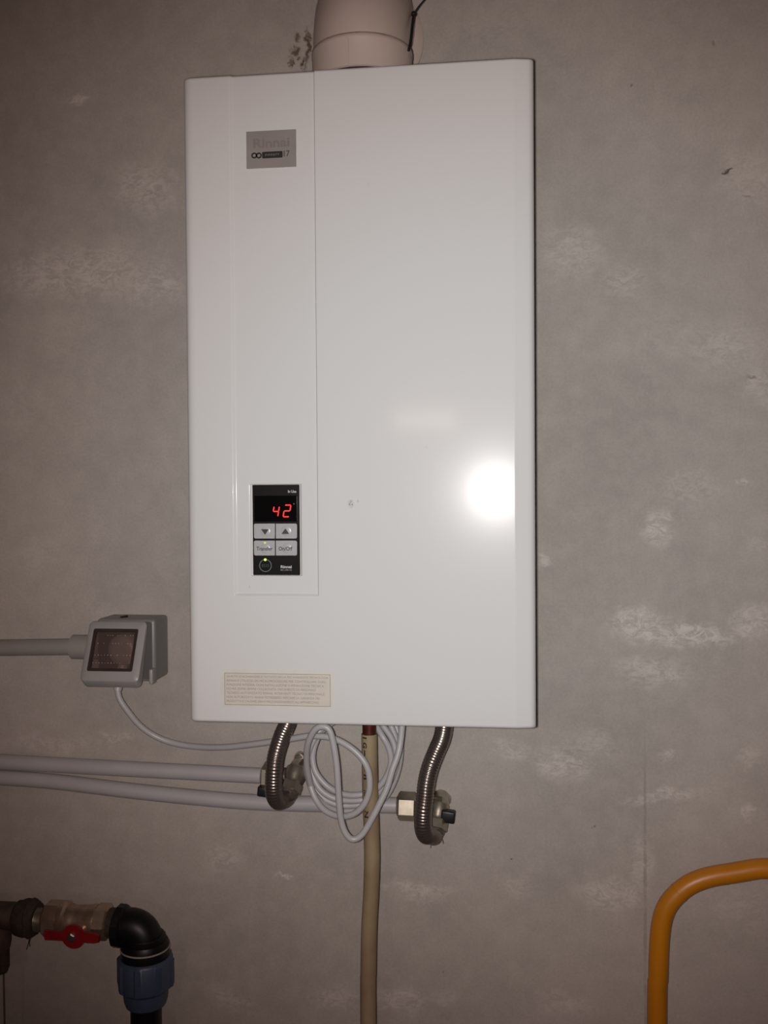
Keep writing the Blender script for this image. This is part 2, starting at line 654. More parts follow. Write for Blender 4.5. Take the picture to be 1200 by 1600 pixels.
arc = [math.sin(0.5 * PI * i / 8) for i in range(9)]
xs = lines(-BX, BX, [(RXL - .001, RXL + 0.0055, 14), (RXR - 0.0014, RXR + 0.0002, 6), (PXL - 0.0031, PXL - 0.0002, 9), (PXR + 0.0002, PXR + 0.0027, 9),
                     (XT - 0.0005, XT + 0.0035, 8), (XT + .0035, BX - .006, 5)], 0.012)
xs += [round(BX - 0.006 + 0.006 * a, 6) for a in arc] + [round(-BX + 0.010 - 0.010 * a, 6) for a in arc]
xs = sorted(set(xs))
zs = lines(BZ0, BZ1, [(RZB - .0003, RZB + 0.0033, 9), (PZ0 - 0.0009, PZ0 - 0.0001, 6), (PZ1 + 0.0001, PZ1 + 0.0009, 6)], 0.03)
zs += [round(BZ1 - ZBEV + ZBEV * a, 6) for a in arc] + [round(BZ0 + ZBEV - ZBEV * a, 6) for a in arc]
zs = sorted(set(zs))
g = Geo()
g.grid([[Vector((x, cover_y(x, z), z)) for x in xs] for z in zs])
YB = -0.03
rim = ([Vector((x, cover_y(x, BZ0), BZ0)) for x in xs] + [Vector((BX, cover_y(BX, z), z)) for z in zs[1:]]
       + [Vector((x, cover_y(x, BZ1), BZ1)) for x in xs[-2::-1]] + [Vector((-BX, cover_y(-BX, z), z)) for z in zs[-2:0:-1]])
g.grid([rim, [Vector((p.x, YB, p.z)) for p in rim]], True)
g.build('front_cover', M_LACQ, boiler, boiler, smooth=55)
Geo().box((-BX + .003, -0.18, BZ0 + .004), (BX - .003, -0.0005, BZ1 - .003), 0.002).build('casing', M_CASE, boiler, boiler)

# control panel: bezel, display, digits, buttons, lamps, lettering
YP = BYF + RECD + 0.0018 - 0.0008          # face of the panel
cp = Geo().prism(rrect(PXL, PXR, PZ0, PZ1, YP + 0.006, (0.0008,) * 4), (0, -0.006, 0)).build(
    'control_panel', M_BLACKPL, boiler, boiler, label='black control panel with display and grey buttons')


def pp(cx, cy):
    """panel close-up coordinates (crop of the photograph) to x, z on the face"""
    p = U(380 + cx * 0.10309, 745 + cy * 0.10309, YP)
    return p.x, p.z


def prect(a, b, c, d):
    x0, z1 = pp(a, b)
    x1, z0 = pp(c, d)
    return x0, x1, z0, z1


KP = S(430, 830, YP) * 0.10309
x0, x1, z0, z1 = prect(168, 288, 817, 678)
Geo().prism(rrect(x0, x1, z0, z1, YP + .001, (0.0006,) * 4), (0, -0.00125, 0)).build('display', M_GLASSBLK, cp, boiler)
YD = YP - 0.00035
TH = 19 * KP


def seg_digit(segs, cx, cy, w, h):
    """slanted seven segment digit"""
    X, Z = pp(cx, cy)
    W, H = w * KP, h * KP
    g = Geo()
    t = TH / 2
    nodes = {'a': ((0, 1), (1, 1)), 'g': ((0, .5), (1, .5)), 'd': ((0, 0), (1, 0)), 'f': ((0, .5), (0, 1)), 'b': ((1, .5), (1, 1)),
             'e': ((0, 0), (0, .5)), 'c': ((1, 0), (1, .5))}
    for s in segs:
        (ax, az), (bx, bz) = nodes[s]
        a = Vector(((ax - .5) * W, 0, (az - .5) * H))
        b = Vector(((bx - .5) * W, 0, (bz - .5) * H))
        d = (b - a).normalized()
        a, b = a + d * t * 0.6, b - d * t * 0.6
        nrm = Vector((-d.z, 0, d.x)) * t
        poly = [a - d * t * .55, a + d * t * .4 - nrm, b - d * t * .4 - nrm, b + d * t * .55, b - d * t * .4 + nrm, a + d * t * .4 + nrm]
        poly = [Vector((X + p.x + p.z * 0.17, YD, Z + p.z)) for p in poly]
        g.prism(poly, (0, 0.0002, 0))
    return g


seg_digit('fgbc', 497, 525, 82, 150).build('display_digit', M_RED_LED, cp, boiler, smooth=0, label='red lit figure 4')
seg_digit('abged', 665, 517, 92, 176).build('display_digit', M_RED_LED, cp, boiler, smooth=0, label='red lit figure 2')
x, z = pp(768, 410)
rr = []
Geo().grid([[Vector((x, YD, z)) + (p - Vector((x, YD, z))) * k for p in disc((x, YD, z), 9 * KP, 12)] for k in (1, .55)], True).build(
    'degree_mark', M_DIMINK, cp, boiler, smooth=0)
YBTN = YP - 0.0006


def button(a, b, c, d, corners, dome, lab):
    x0, x1, z0, z1 = prect(a, b, c, d)
    r = 24 * KP
    g = Geo().prism(rrect(x0, x1, z0, z1, YP + .001, tuple(r if k else 0.0001 for k in corners)), (0, -0.0016, 0))
    cx, cz = pp(*dome)
    rows = []
    R = 78 * KP
    for k in range(7):
        a_ = 0.5 * PI * k / 6
        rows.append(disc((cx, YBTN - 0.00055 * math.sin(a_) ** 1.2 + .00004, cz), max(R * math.cos(a_), R * .02), 24))
    g.grid(rows, True)
    g.add([*rows[-1]], [tuple(range(24))])
    return g.build('button', M_BTN, cp, boiler, smooth=35, label=lab)


button(165, 710, 482, 935, (1, 0, 0, 1), (340, 828), 'grey button with down arrow')
button(496, 710, 817, 935, (0, 1, 1, 0), (655, 822), 'grey button with up arrow')
button(165, 967, 482, 1192, (1, 0, 0, 1), (335, 1085), 'grey button reading Transfer')
button(496, 967, 817, 1192, (0, 1, 1, 0), (665, 1085), 'grey button reading On/Off')
YT = YBTN - 0.00062
for (cx, cy, s) in ((334, 836, -1), (643, 824, 1)):
    x, z = pp(cx, cy)
    w, h = 60 * KP, 42 * KP
    Geo().prism([Vector((x - w, YT, z - s * h)), Vector((x + w, YT, z - s * h)), Vector((x, YT, z + s * h))], (0, .0002, 0)).build(
        'arrow_mark', M_INK, cp, boiler, smooth=0)
for (s, cx, cy, w, h, m, b) in (('Transfer', 327, 1088, 250, 58, M_INK, 0.02), ('On/Off', 645, 1088, 212, 60, M_INK, 0.02),
                                ('In Use', 742, 222, 128, 42, M_WHITEINK, .025), ('Rinnai', 652, 1364, 170, 44, M_WHITEINK, .035),
                                ('BC-100-1S', 652, 1412, 170, 26, M_DIMINK, .03), ('ECO', 338, 1345, 110, 40, M_TEALINK, 0.0)):
    x, z = pp(cx, cy)
    g = Geo()
    g.add(*text_geo(s, (x, YT if cy == 1088 else YP - .0002, z), w * KP, h * KP, bold=b))
    g.build('lettering', m, cp, boiler, smooth=0)
x, z = pp(338, 1345)
Geo().lathe((x, YP - .0001, z), (0, 1, 0), [(0.0002, 84 * KP), (-.0003, 86 * KP), (-.0003, 96 * KP), (.0002, 98 * KP)], 40, cap=False).build(
    'eco_ring', M_RINGINK, cp, boiler)
for (cx, cy, r, m) in ((331, 1001, 17, M_GRN_DIM), (335, 1256, 20, M_GRN_LED)):
    x, z = pp(cx, cy)
    Geo().lathe((x, YP + .0001, z), (0, -1, 0), [(0, r * KP), (.0008, r * KP), (.0011, r * .6 * KP)], 16).build('indicator_lamp', m, cp, boiler)

# badge
M_BADGE17 = mat('brown_badge_ink', (0.085, 0.07, 0.065, 1), 0.5, var=0.05)
YBG = BYF + RECD
q = [U(384.5, 206.8, YBG), U(462.3, 201.8, YBG), U(463.6, 260.6, YBG), U(386, 264, YBG)]
bx0, bx1 = (q[0].x + q[3].x) / 2, (q[1].x + q[2].x) / 2
bz1, bz0 = (q[0].z + q[1].z) / 2, (q[2].z + q[3].z) / 2
badge = Geo().prism(rrect(bx0, bx1, bz0, bz1, YBG + .0003, (.0005,) * 4), (0, -.0011, 0)).build(
    'brand_badge', M_BADGE, boiler, boiler, label='grey metallic badge with two rings and black bar')
YBF = YBG - .00095


def bp_(px, py):
    p = U(px, py, YBF)
    return p.x, p.z


KB = S(424, 235, YBF)
for (s, px, py, w, h, m, b) in (('Rinnai', 424, 223, 58, 15, M_BADGEINK, .03), ('17', 448, 239.8, 9.5, 9.5, M_BADGE17, 0.02)):
    x, z = bp_(px, py)
    g = Geo()
    g.add(*text_geo(s, (x, YBF, z), w * KB, h * KB, bold=b))
    g.build('lettering', m, badge, boiler, smooth=0)
xa, _ = bp_(409.6, 242)
xb, _ = bp_(441.6, 241)
_, zc = bp_(425, 241.8)
Geo().prism(rrect(xa, xb, zc - 5 * KB, zc + 5 * KB, YBF + .0004, (1.6 * KB,) * 4), (0, -.0006, 0)).build('black_bar', M_INK, badge, boiler, smooth=0)
g = Geo()
g.add(*text_geo('INFINITY', ((xa + xb) / 2, YBF - .0003, zc), 23 * KB, 3.2 * KB))
g.build('lettering', M_DIMINK, badge, boiler, smooth=0)
for px in (397.2, 404.4):
    x, z = bp_(px, 243)
    Geo().lathe((x, YBF + .0002, z), (0, -1, 0), [(0, 2.4 * KB), (.0004, 2.5 * KB), (.0004, 4.6 * KB), (0, 4.7 * KB)], 28, cap=False).build(
        'ring_mark', M_INK, badge, boiler)

# instruction sticker
YL = BYF
lx0, lx1, lz0, lz1 = fx(345.8, 1076), fx(521.4, 1076), fz(433, 1107), fz(433, 1046.5)
stick = Geo().prism(rrect(lx0, lx1, lz0, lz1, YL + .0001, (.001,) * 4), (0, -.0003, 0)).build('instruction_label', M_STICKER, boiler, boiler, smooth=0,
                                                                                             label='pale framed label with seven lines of print')
fx0, fx1, fz0, fz1 = fx(351, 1077), fx(516.4, 1077), fz(433, 1102.6), fz(433, 1052.4)
t = .0005
out, inn = rrect(fx0, fx1, fz0, fz1, YL - .00035), rrect(fx0 + t, fx1 - t, fz0 + t, fz1 - t, YL - .00035)
Geo().grid([out, inn], True).build('label_frame', M_INKSOFT, stick, boiler, smooth=0)
Geo().prism(inn, (0, .0001, 0)).build('label_field', M_STICKER2, stick, boiler, smooth=0)
for (s, py, xe) in (("QUESTO SCALDABAGNO E' DOTATO DELLA PIU' AVANZATA TECNOLOGIA", 1058, 513),
                    ("RINNAI E UTILIZZA UN MICROPROCESSORE PER CONTROLLARE OGNI", 1064.4, 508.5),
                    ("FUNZIONE INTERNA. OGNI INSTALLAZIONE O RIPARAZIONE TECNICA", 1070.7, 506),
                    ("DOVRA' ESSERE SEMPRE COLLAUDATA UNICAMENTE DA PERSONALE", 1077, 493.6),
                    ("TECNICO AUTORIZZATO RINNAI. INTERVENTI TECNICI DI PERSONALE", 1083.4, 507),
                    ("NON AUTORIZZATO RINNAI POTREBBERO INFICIARE LA GARANZIA DEL", 1090, 500.6),
                    ("PRODOTTO E CAUSARE GRAVI MALFUNZIONAMENTI ALL'APPARECCHIO.", 1096.4, 499)):
    xa, xb = fx(354.5, py), fx(xe, py)
    g = Geo()
    g.add(*text_geo(s, ((xa + xb) / 2, YL - .00042, fz(433, py)), xb - xa, 3.7 * S(433, py, YL)))
    g.build('lettering', M_INKSOFT, stick, boiler, smooth=0)

# ------------------------------------------------------------------ flue
M_FLUE = mat('cream_flue_enamel', (0.53, 0.44, 0.385, 1), 0.4, var=0.06, var_scale=25)
M_DARKGAP = mat('rim_gap_shade', (0.03, 0.025, 0.022, 1), 0.7, var=0.2)  # dark tone painted in as shade under the flue rim
YA = -0.100
FR = 0.0545
fc = U(566, 75, YA)
zrim = U(557, 102, YA - FR).z
zring = U(560, 50, YA - FR).z
ros = U(574.5, 56, 0)
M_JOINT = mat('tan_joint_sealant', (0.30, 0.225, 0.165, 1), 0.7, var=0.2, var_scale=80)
flue = thing('flue_pipe', 'cream enamelled flue elbow rising from the heater top into the wall', 'flue', (fc.x, YA, BZ1))
Geo().lathe((fc.x, YA, BZ1 - .0028), (0, 0, 1), [(0, .0525), (zrim - BZ1 + .0028 + .006, .0525)], 40).build('gap_shade_collar', M_DARKGAP, flue, flue)  # dark inner collar; its colour carries the shade of the rim gap
Geo().lathe((fc.x, YA, zrim), (0, 0, 1), [(0, FR - .002), (.0008, FR), (zring - zrim - .006, FR), (zring - zrim - .0045, FR + .0006), (zring - zrim - .0015, FR + .0006),
                                          (zring - zrim, FR - .0005)], 56, cap=False).build('flue_collar', M_FLUE, flue, flue)
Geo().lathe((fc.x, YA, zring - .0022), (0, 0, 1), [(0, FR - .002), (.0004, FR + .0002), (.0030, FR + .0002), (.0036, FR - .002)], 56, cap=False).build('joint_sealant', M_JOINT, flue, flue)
RB = 0.066
pts = []
zb = max(ros.z - RB, zring + .004)
for i in range(6):
    pts.append(Vector((fc.x, YA, zring + (zb - zring) * i / 6)))
dx = ros.x - fc.x
for i in range(25):
    a = 0.5 * PI * i / 24
    pts.append(Vector((fc.x + dx * .35 * (i / 24) ** 2, YA + RB * (1 - math.cos(a)), zb + RB * math.sin(a))))
pts.append(Vector((fc.x + dx * .55, 0.004, zb + RB)))
Geo().sweep(pts, [FR - .0015] * len(pts), 56).build('flue_elbow', M_FLUE, flue, flue, smooth=60)
Geo().sweep([Vector((fc.x - .0065, YA - FR + .0006, zrim + (zring - zrim) * k / 4 + .001 * (1 - k / 2))) for k in range(5)], .0006, 6).build(
    'seam_bead', M_FLUE, flue, flue)
RR = 88 * S(575, 56, 0)
Geo().lathe((ros.x, 0.0, U(575, 67, 0).z), (0, -1, 0), [(0, RR), (.003, RR), (.006, RR - .004), (.007, RR - .012), (.007, FR - .004)], 56).build(
    'wall_rosette', M_FLUE, flue, flue)

# black tie wire round the elbow
M_BLKWIRE = mat('black_wire', (0.012, 0.01, 0.01, 1), 0.5, var=0.2)
def on_flue(px, py, rad):
    """point of the elbow's surface met first at that pixel"""
    y = -.17
    while y < -.09:
        p = U(px, py, y)
        if min((p - q).length for q in pts) <= rad:
            return p
        y += .0005
    return U(px, py, -.092)


WR = 2.4 * S(645, 22, -.1)
wt = thing('tie_wire', 'black tie wire knotted beside the flue elbow', 'wire', U(646, 22, -.092))
wl = [on_flue(638.5, 79, FR + WR + .0016), on_flue(641.5, 66, FR + WR + .0016), on_flue(643.5, 50, FR + WR + .0022), on_flue(645, 36, FR + WR + .001), U(646.5, 22, -.092)]
Geo().sweep(spline(wl, .003), WR, 8).build('wire_loop', M_BLKWIRE, wt, wt)
Geo().sweep(pxpath([(646.5, 22, -.092), (655, 10, -.07), (665, -2, -.045), (690, -32, -.004), (692, -34, .002)], .004), 1.7 * S(645, 22, -.09), 8).build('wire_tail', M_BLKWIRE, wt, wt)
c = U(646.5, 22, -.093)
g = Geo()
bm = bmesh.new()
bmesh.ops.create_icosphere(bm, subdivisions=2, radius=4.4 * S(645, 22, -.095))
for v in bm.verts:
    v.co *= 1 + 0.25 * mnoise.noise(v.co * 900)
g.bm(bm, Matrix.Translation(c))
g.build('knot', M_BLKWIRE, wt, wt)

# ------------------------------------------------------------------ grey water pipes
M_GREYPIPE = mat('grey_pipe_plastic', (0.44, 0.425, 0.43, 1), 0.38, var=0.05, var_scale=20)
M_BRASS = mat('nickel_plated_brass', (0.44, 0.39, 0.31, 1), 0.33, metal=0.82, var=0.2, var_scale=120)
M_BRASSD = mat('tarnished_brass', (0.25, 0.215, 0.17, 1), 0.36, metal=0.6, var=0.35, var_scale=150, bump=.1)
M_STEEL = mat('stainless_hose_steel', (0.27, 0.225, 0.20, 1), 0.27, metal=0.85, var=0.1, var_scale=60)
M_BLACKKNOB = mat('black_plastic', (0.012, 0.012, 0.013, 1), 0.42, var=0.2)
M_SCREW = mat('zinc_screw', (0.35, 0.33, 0.3, 1), 0.35, metal=0.9, var=0.2)

M_STRAND = mat('hemp_strand', (0.16, 0.12, 0.085, 1), 0.8, var=0.3)
PR = 0.0093
YPIPE = -0.032
up = [U(0, 1190, YPIPE), U(140, 1198, YPIPE), U(280, 1205.5, YPIPE), U(418, 1212.5, YPIPE)]
d0 = (up[0] - up[1]).normalized()
up = [Vector((XL + .002, YPIPE, up[0].z + d0.z / -d0.x * (up[0].x - XL) * .35)), up[0] + d0 * .35] + up
o = Geo().sweep(spline(up, .012), PR, 28).build('water_pipe', M_GREYPIPE)
tag(o, 'upper grey plastic water pipe, ending at the left hose valve', 'pipe', 'grey water pipes below the heater')
lp = [U(0, 1215, YPIPE), U(60, 1219, YPIPE), U(110, 1224, YPIPE), U(200, 1235, YPIPE), U(300, 1245.5, YPIPE), U(400, 1253.5, YPIPE), U(520, 1256.8, YPIPE), U(628, 1258.5, YPIPE)]
d0 = (lp[0] - lp[1]).normalized()
lp = [Vector((XL + .002, YPIPE, up[0].z - .0195)), lp[0] + d0 * .35 + Vector((0, 0, -.003))] + lp
lp[1].z = min(lp[1].z, up[1].z - .0195)
o = Geo().sweep(spline(lp, .012), PR, 28).build('water_pipe', M_GREYPIPE)
tag(o, 'lower grey plastic water pipe, ending at the right hose valve', 'pipe', 'grey water pipes below the heater')


def hexnut(g, p0, axis, length, rc, phase=0.0, ref=None):
    g.lathe(p0, axis, [(0, rc * .84), (length * .1, rc), (length * .9, rc), (length, rc * .84)], 6, phase, ref)
    return g


def corrugated(path, r, pitch=.0031, amp=.0007, seg=24, plain=0.0):
    p = spline(path, pitch / 6)
    rad = []
    for i in range(len(p)):
        q = amp * (1.0 - .7 * max(0.0, min(1.0, (i / len(p) - .55) / .25)))
        rad.append(r - q * .5 + q * .5 * math.cos(2 * PI * i / 6))
    return Geo().sweep(p, rad, seg)


def hose_valve(label, ends, body_px, nut_dir, lug_px, lug_rot, knob, nut0, collar_side, long_nut):
    """angle valve: compression nut on the pipe, body, wall lug with screw, outlet union, black handle"""
    c = U(*body_px)
    t = thing('angle_valve', label, 'valve', (c.x, c.y, c.z), 'hose valves below the heater')
    k = S(*body_px)
    # nut on the pipe (axis along x)
    n0 = U(*nut0)
    g = Geo()
    hexnut(g, n0, (1, 0, -.02), long_nut * k, 22.5 * k, -.2, (0, 0, 1))
    g.lathe(n0 + Vector((-.0015, 0, 0)), (1, 0, 0), [(0, 14 * k), (.0016, 17 * k)], 28)
    g.build('compression_nut', M_BRASS, t, t, smooth=25)
    g = Geo()
    e = n0 + Vector((long_nut * k, 0, 0))
    L_ = (c.x - e.x) + 13 * k
    g.lathe(e - Vector((.002, 0, 0)), (1, 0, 0), [(0, 14 * k), (L_ * .4, 14 * k), (L_ * .5, 17 * k), (L_ * .9, 17 * k), (L_, 13 * k), (L_ + .003, 6 * k)], 32)
    nd = Vector(nut_dir).normalized()
    g.lathe(c - nd * 4 * k, nd, [(0, 16 * k), (14 * k, 16 * k), (20 * k, 13.5 * k), (24 * k, 13.5 * k)], 32)
    g.lathe(c + Vector((0, -4 * k, 0)), (0, 1, 0), [(0, 14 * k), (-c.y + 4 * k - .001, 15 * k)], 28)
    g.build('valve_body', M_BRASS, t, t, smooth=35)
    g = Geo()
    hexnut(g, c + nd * 20 * k, nd, 17 * k, 18.5 * k, 0.3)
    g.build('union_nut', M_BRASS, t, t, smooth=25)
    g = Geo()
    g.lathe(c + nd * 36 * k, nd, [(0, 13 * k), (1.5 * k, 15 * k), (4 * k, 15 * k), (6 * k, 13 * k), (8 * k, 13.5 * k)], 32)
    g.build('hose_collar', M_BRASSD, t, t, smooth=35)
    # lug on the wall with its screw
    l0 = U(lug_px[0], lug_px[1], -.009)
    a = Vector((c.x, -.009, c.z))
    dd = (l0 - a)
    dn = dd.normalized()
    w = Vector((-dn.z, 0, dn.x)) * 8 * k
    poly = [a - w * 1.4, a + w * 1.4] + [l0 + w * math.cos(q) + dn * 8 * k * math.sin(q) for q in [PI * i / 8 for i in range(9)]]
    lug = Geo().prism(poly, (0, .0085, 0)).build('wall_lug', M_BRASS, t, t, smooth=30)
    Geo().lathe(l0 + Vector((0, .001, 0)), (0, -1, 0), [(0, 5.6 * k), (.0016, 5.6 * k), (.0026, 4.2 * k), (.0026, 2.2 * k), (.0014, 1.6 * k)], 20).build(
        'screw', M_SCREW, lug, t, smooth=30)
    # black handle
    (kx, ky, kw, kh, kd) = knob
    h = U(kx, ky, kd)
    g = Geo()
    g.box(h - Vector((kw * k / 2, .006, kh * k / 2)), h + Vector((kw * k / 2, .006, kh * k / 2)), .0022, 3,
          Matrix.Translation(h) @ Matrix.Rotation(.12, 4, 'Y') @ Matrix.Translation(-h))
    s = 1 if c.x > h.x else -1
    g.lathe(h + Vector((s * kw * k * .3, 0, 0)), (s, 0, 0), [(0, 5 * k), (abs(c.x - h.x) - kw * k * .3 - 6 * k, 5.5 * k)], 18)
    g.build('handle', M_BLACKKNOB, t, t, smooth=35, label='black plastic handle')
    return t, c + nd * 40 * k, nd


tL, pL, nL = hose_valve('nickel angle valve on the upper pipe, left of the cable coil', None, (462, 1206, -.034), (-.13, -.62, -.62), (467, 1184), 0,
                        (413, 1236, 20, 16, -.036), (411, 1212.5, YPIPE), -1, 24)
tR, pR, nR = hose_valve('nickel angle valve on the lower pipe, right of the beige pipe', None, (686, 1262, -.034), (-.12, -.55, -.70), (697, 1251), 0,
                        (700, 1275, 22, 19, -.045), (622, 1259, YPIPE), 1, 29)

g = Geo()
g.sweep(pxpath([(681, 1301, -.05), (687, 1305, -.048), (691, 1311, -.047), (692.5, 1318, -.046)], .002), .0004, 5)
g.sweep(pxpath([(673, 1308, -.05), (674, 1316, -.047), (672.5, 1325, -.046)], .002), .0003, 5)
g.build('loose_strand', M_STRAND, tR, tR)
HR = 0.0097


def hose(label, path, start, nd):
    pts = [start - nd * .004, start + nd * .004] + [U(*q) for q in path]
    t = thing('flexible_hose', label, 'hose', pts[-1], 'steel hoses below the heater')
    corrugated(pts, HR).build('corrugated_tube', M_STEEL, t, t, smooth=75)
    top = pts[-1]
    g = Geo()
    hexnut(g, Vector((top.x, top.y, BZ0 - .009)), (0, 0, 1), .0125, .0145)
    g.build('union_nut', M_BRASS, t, t, smooth=25)
    return t


hose('corrugated steel hose hanging from the heater left of the cable coil',
     [(441, 1251, -.092), (433.5, 1251, -.111), (428, 1238, -.124), (428, 1210, -.128), (431, 1182, -.125), (440, 1152, -.116), (450, 1128, -.109), (455, 1100, -.106)], pL, nL)
hose('corrugated steel hose hanging from the heater right of the beige pipe',
     [(672, 1305, -.092), (665, 1304, -.112), (661, 1291, -.125), (661.5, 1267, -.129), (664, 1245, -.128), (666.5, 1222, -.126), (672, 1199, -.122), (681, 1176, -.115), (690, 1155, -.110),
      (694, 1134, -.107), (695, 1100, -.106)], pR, nR)

# ------------------------------------------------------------------ copper pipe in its beige sleeve
M_COPPER = mat('brown_copper', (0.135, 0.035, 0.02, 1), 0.38, metal=0.6, var=0.3, var_scale=120)


def sleeve_mat():
    m = mat('beige_sleeve', (0.31, 0.245, 0.14, 1), 0.6, var=0.22, var_scale=22, bump=.1, bump_scale=90, col2=(0.235, 0.165, 0.10, 1))
    return m


M_SLEEVE = sleeve_mat()
YC = -0.088
cpi = thing('copper_pipe', 'copper pipe in a beige sleeve dropping from the heater centre', 'pipe', (U(577, 1140, YC).x, YC, 0))
a = U(577, 1140, YC)
cpath = [Vector((a.x, YC, BZ0 + .006)), U(577, 1130, YC), U(577.3, 1160, YC)]
Geo().sweep(spline(cpath, .006), 11 * S(577, 1140, YC), 28).build('pipe', M_COPPER, cpi, cpi)
sl = [(577, 1146.5, YC), (577.6, 1190, YC), (578.6, 1240, YC), (580.3, 1290, YC), (581.3, 1345, YC), (579.5, 1400, YC), (576.8, 1450, YC), (575.6, 1520, YC), (575.4, 1600, YC)]
slp = [U(*q) for q in sl]
e = slp[-1]
slp += [Vector((e.x + .001, YC, .45)), Vector((e.x, YC, .0))]
SR = 12.6 * S(577, 1200, YC)
sm = spline(slp, .006)
Geo().sweep(sm, [SR * (1 + .02 * mnoise.noise(Vector((0, 0, p.z * 18)))) for p in sm], 28).build('sleeve', M_SLEEVE, cpi, cpi, smooth=60,
                                                                                                label='beige plastic sleeve with black handwriting')
# handwriting that runs down the sleeve, wrapped on its left front
wr = Geo()
for (s, py, w, h, ang) in (('I', 1150.5, 2.4, 7, .0), ('G', 1162, 9, 7.5, .0), ('-', 1174, 9, 2.0, .0), ('2', 1186, 9, 7.5, .0), ('-', 1199, 6, 2, 0), ('n', 1211, 8, 6, 0), ('m', 1236, 9, 7, 0), ('r', 1246, 6, 6, 0), ('N', 1269, 11, 7, 0)):
    k = S(577, py, YC - SR)
    vs, fs = text_geo(s, (0, 0, 0), w * k, h * k, bold=.03)
    # turn a quarter so that it reads downwards, then wrap round the sleeve
    c = U(577.5, py, YC)
    c.x = min(sm, key=lambda p: abs(p.z - c.z)).x
    out = []
    for p in vs:
        u, v = p.z, -p.x
        th = (-.48 * SR + u) / SR
        out.append(Vector((c.x + (SR * 1.022 + .0001) * math.sin(th), YC - (SR * 1.022 + .0001) * math.cos(th), c.z + v)))
    wr.add(out, fs)
wr.build('handwriting', M_INK, cpi, cpi, smooth=0, label='black handwritten characters running down the sleeve')

# ------------------------------------------------------------------ waterproof socket box
M_BOX = mat('grey_socket_plastic', (0.215, 0.21, 0.20, 1), 0.4, var=0.05, var_scale=40)
M_BOXLID = mat('grey_lid_plastic', (0.33, 0.32, 0.31, 1), 0.38, var=0.05, var_scale=40)
M_WINFRAME = mat('brown_window_gasket', (0.045, 0.03, 0.027, 1), 0.35, var=0.15)
M_LIDSHADE = mat('lid_gap_shade', (0.10, 0.092, 0.088, 1), 0.6, var=0.1)  # dark tone standing in for shade behind the lid
M_PLUG = mat('pale_cable_plastic', (0.44, 0.43, 0.435, 1), 0.38, var=0.04, var_scale=60)
M_DOT = mat('embossed_dots', (0.36, 0.33, 0.32, 1), 0.3, var=0.05)


def smoky():
    m = bpy.data.materials.new('smoked_window')
    m.use_nodes = True
    nt = m.node_tree
    b = nt.nodes['Principled BSDF']
    b.inputs['Base Color'].default_value = (0.16, 0.125, 0.115, 1)
    b.inputs['Roughness'].default_value = 0.15
    nz = nt.nodes.new('ShaderNodeTexNoise')
    nz.inputs['Scale'].default_value = 30
    mr = nt.nodes.new('ShaderNodeMapRange')
    mr.inputs['To Min'].default_value, mr.inputs['To Max'].default_value = 0.70, 0.82
    nt.links.new(nz.outputs['Fac'], mr.inputs['Value'])
    tr = nt.nodes.new('ShaderNodeBsdfTransparent')
    tr.inputs['Color'].default_value = (0.88, 0.80, 0.77, 1)
    mx = nt.nodes.new('ShaderNodeMixShader')
    nt.links.new(mr.outputs[0], mx.inputs[0])
    nt.links.new(b.outputs[0], mx.inputs[1])
    nt.links.new(tr.outputs[0], mx.inputs[2])
    nt.links.new(mx.outputs[0], nt.nodes['Material Output'].inputs['Surface'])
    return m


M_SMOKE = smoky()
xr = U(263.5, 1005, 0).x
zt, zb_ = U(262, 960, 0).z, U(265, 1054, 0).z
LT = [U(141.5, 970, -.062), U(234.5, 970, -.062), U(219.5, 1066, -.093), U(121, 1066, -.093)]
xl = (LT[0].x + LT[3].x) / 2 + .001
box = thing('socket_box', 'grey weatherproof socket box with smoked lid, left of the heater', 'socket', ((xl + xr) / 2, 0, zb_))
Geo().box((xl + .001, -.046, zb_), (xr, -.0002, zt), .004, 4).build('back_box', M_BOX, box, box)
Geo().prism(rrect(xl + .004, xr - .0042, zb_ + .003, zt - .003, -.0455, (.003,) * 4), (0, -.0012, 0)).build('lid_shade_plate', M_LIDSHADE, box, box, smooth=0, label='dark plate added as shade in the gap behind the lid')  # plate added to paint the shade between lid and box
# lid: hinged along the top, its bottom pushed out by the plug
lxa, lxb = xl - .0005, xr - .004
hz = zt - .001
hy = -.046
top_f = Vector((0, -.062, LT[0].z))
bot_f = Vector((0, -.093, LT[2].z))
dv = (bot_f - top_f)
LH = dv.length
dv.normalize()
nv = Vector((0, dv.z, -dv.y))
if nv.y > 0:
    nv = -nv
# lid frame: local (x, s down the face, n out of the face)


def lp_(x, s, n):
    return Vector((x, top_f.y, top_f.z)) + dv * s + nv * n


wx0, wx1 = U(141.2, 1015, -.078).x, U(210.6, 1015, -.078).x
ws0, ws1 = .135 * LH, .83 * LH
THK = .017


def ring(x0, x1, s0, s1, n, r):
    out = []
    for p in rrect(x0, x1, s0, s1, 0, (r,) * 4, 4):
        out.append(lp_(p.x, p.z, n))
    return out


def wedge(x0, x1, s0, s1, na, nb, r):
    return [lp_(p.x, p.z, na + (nb - na) * p.z / LH) for p in rrect(x0, x1, s0, s1, 0, (r,) * 4, 4)]


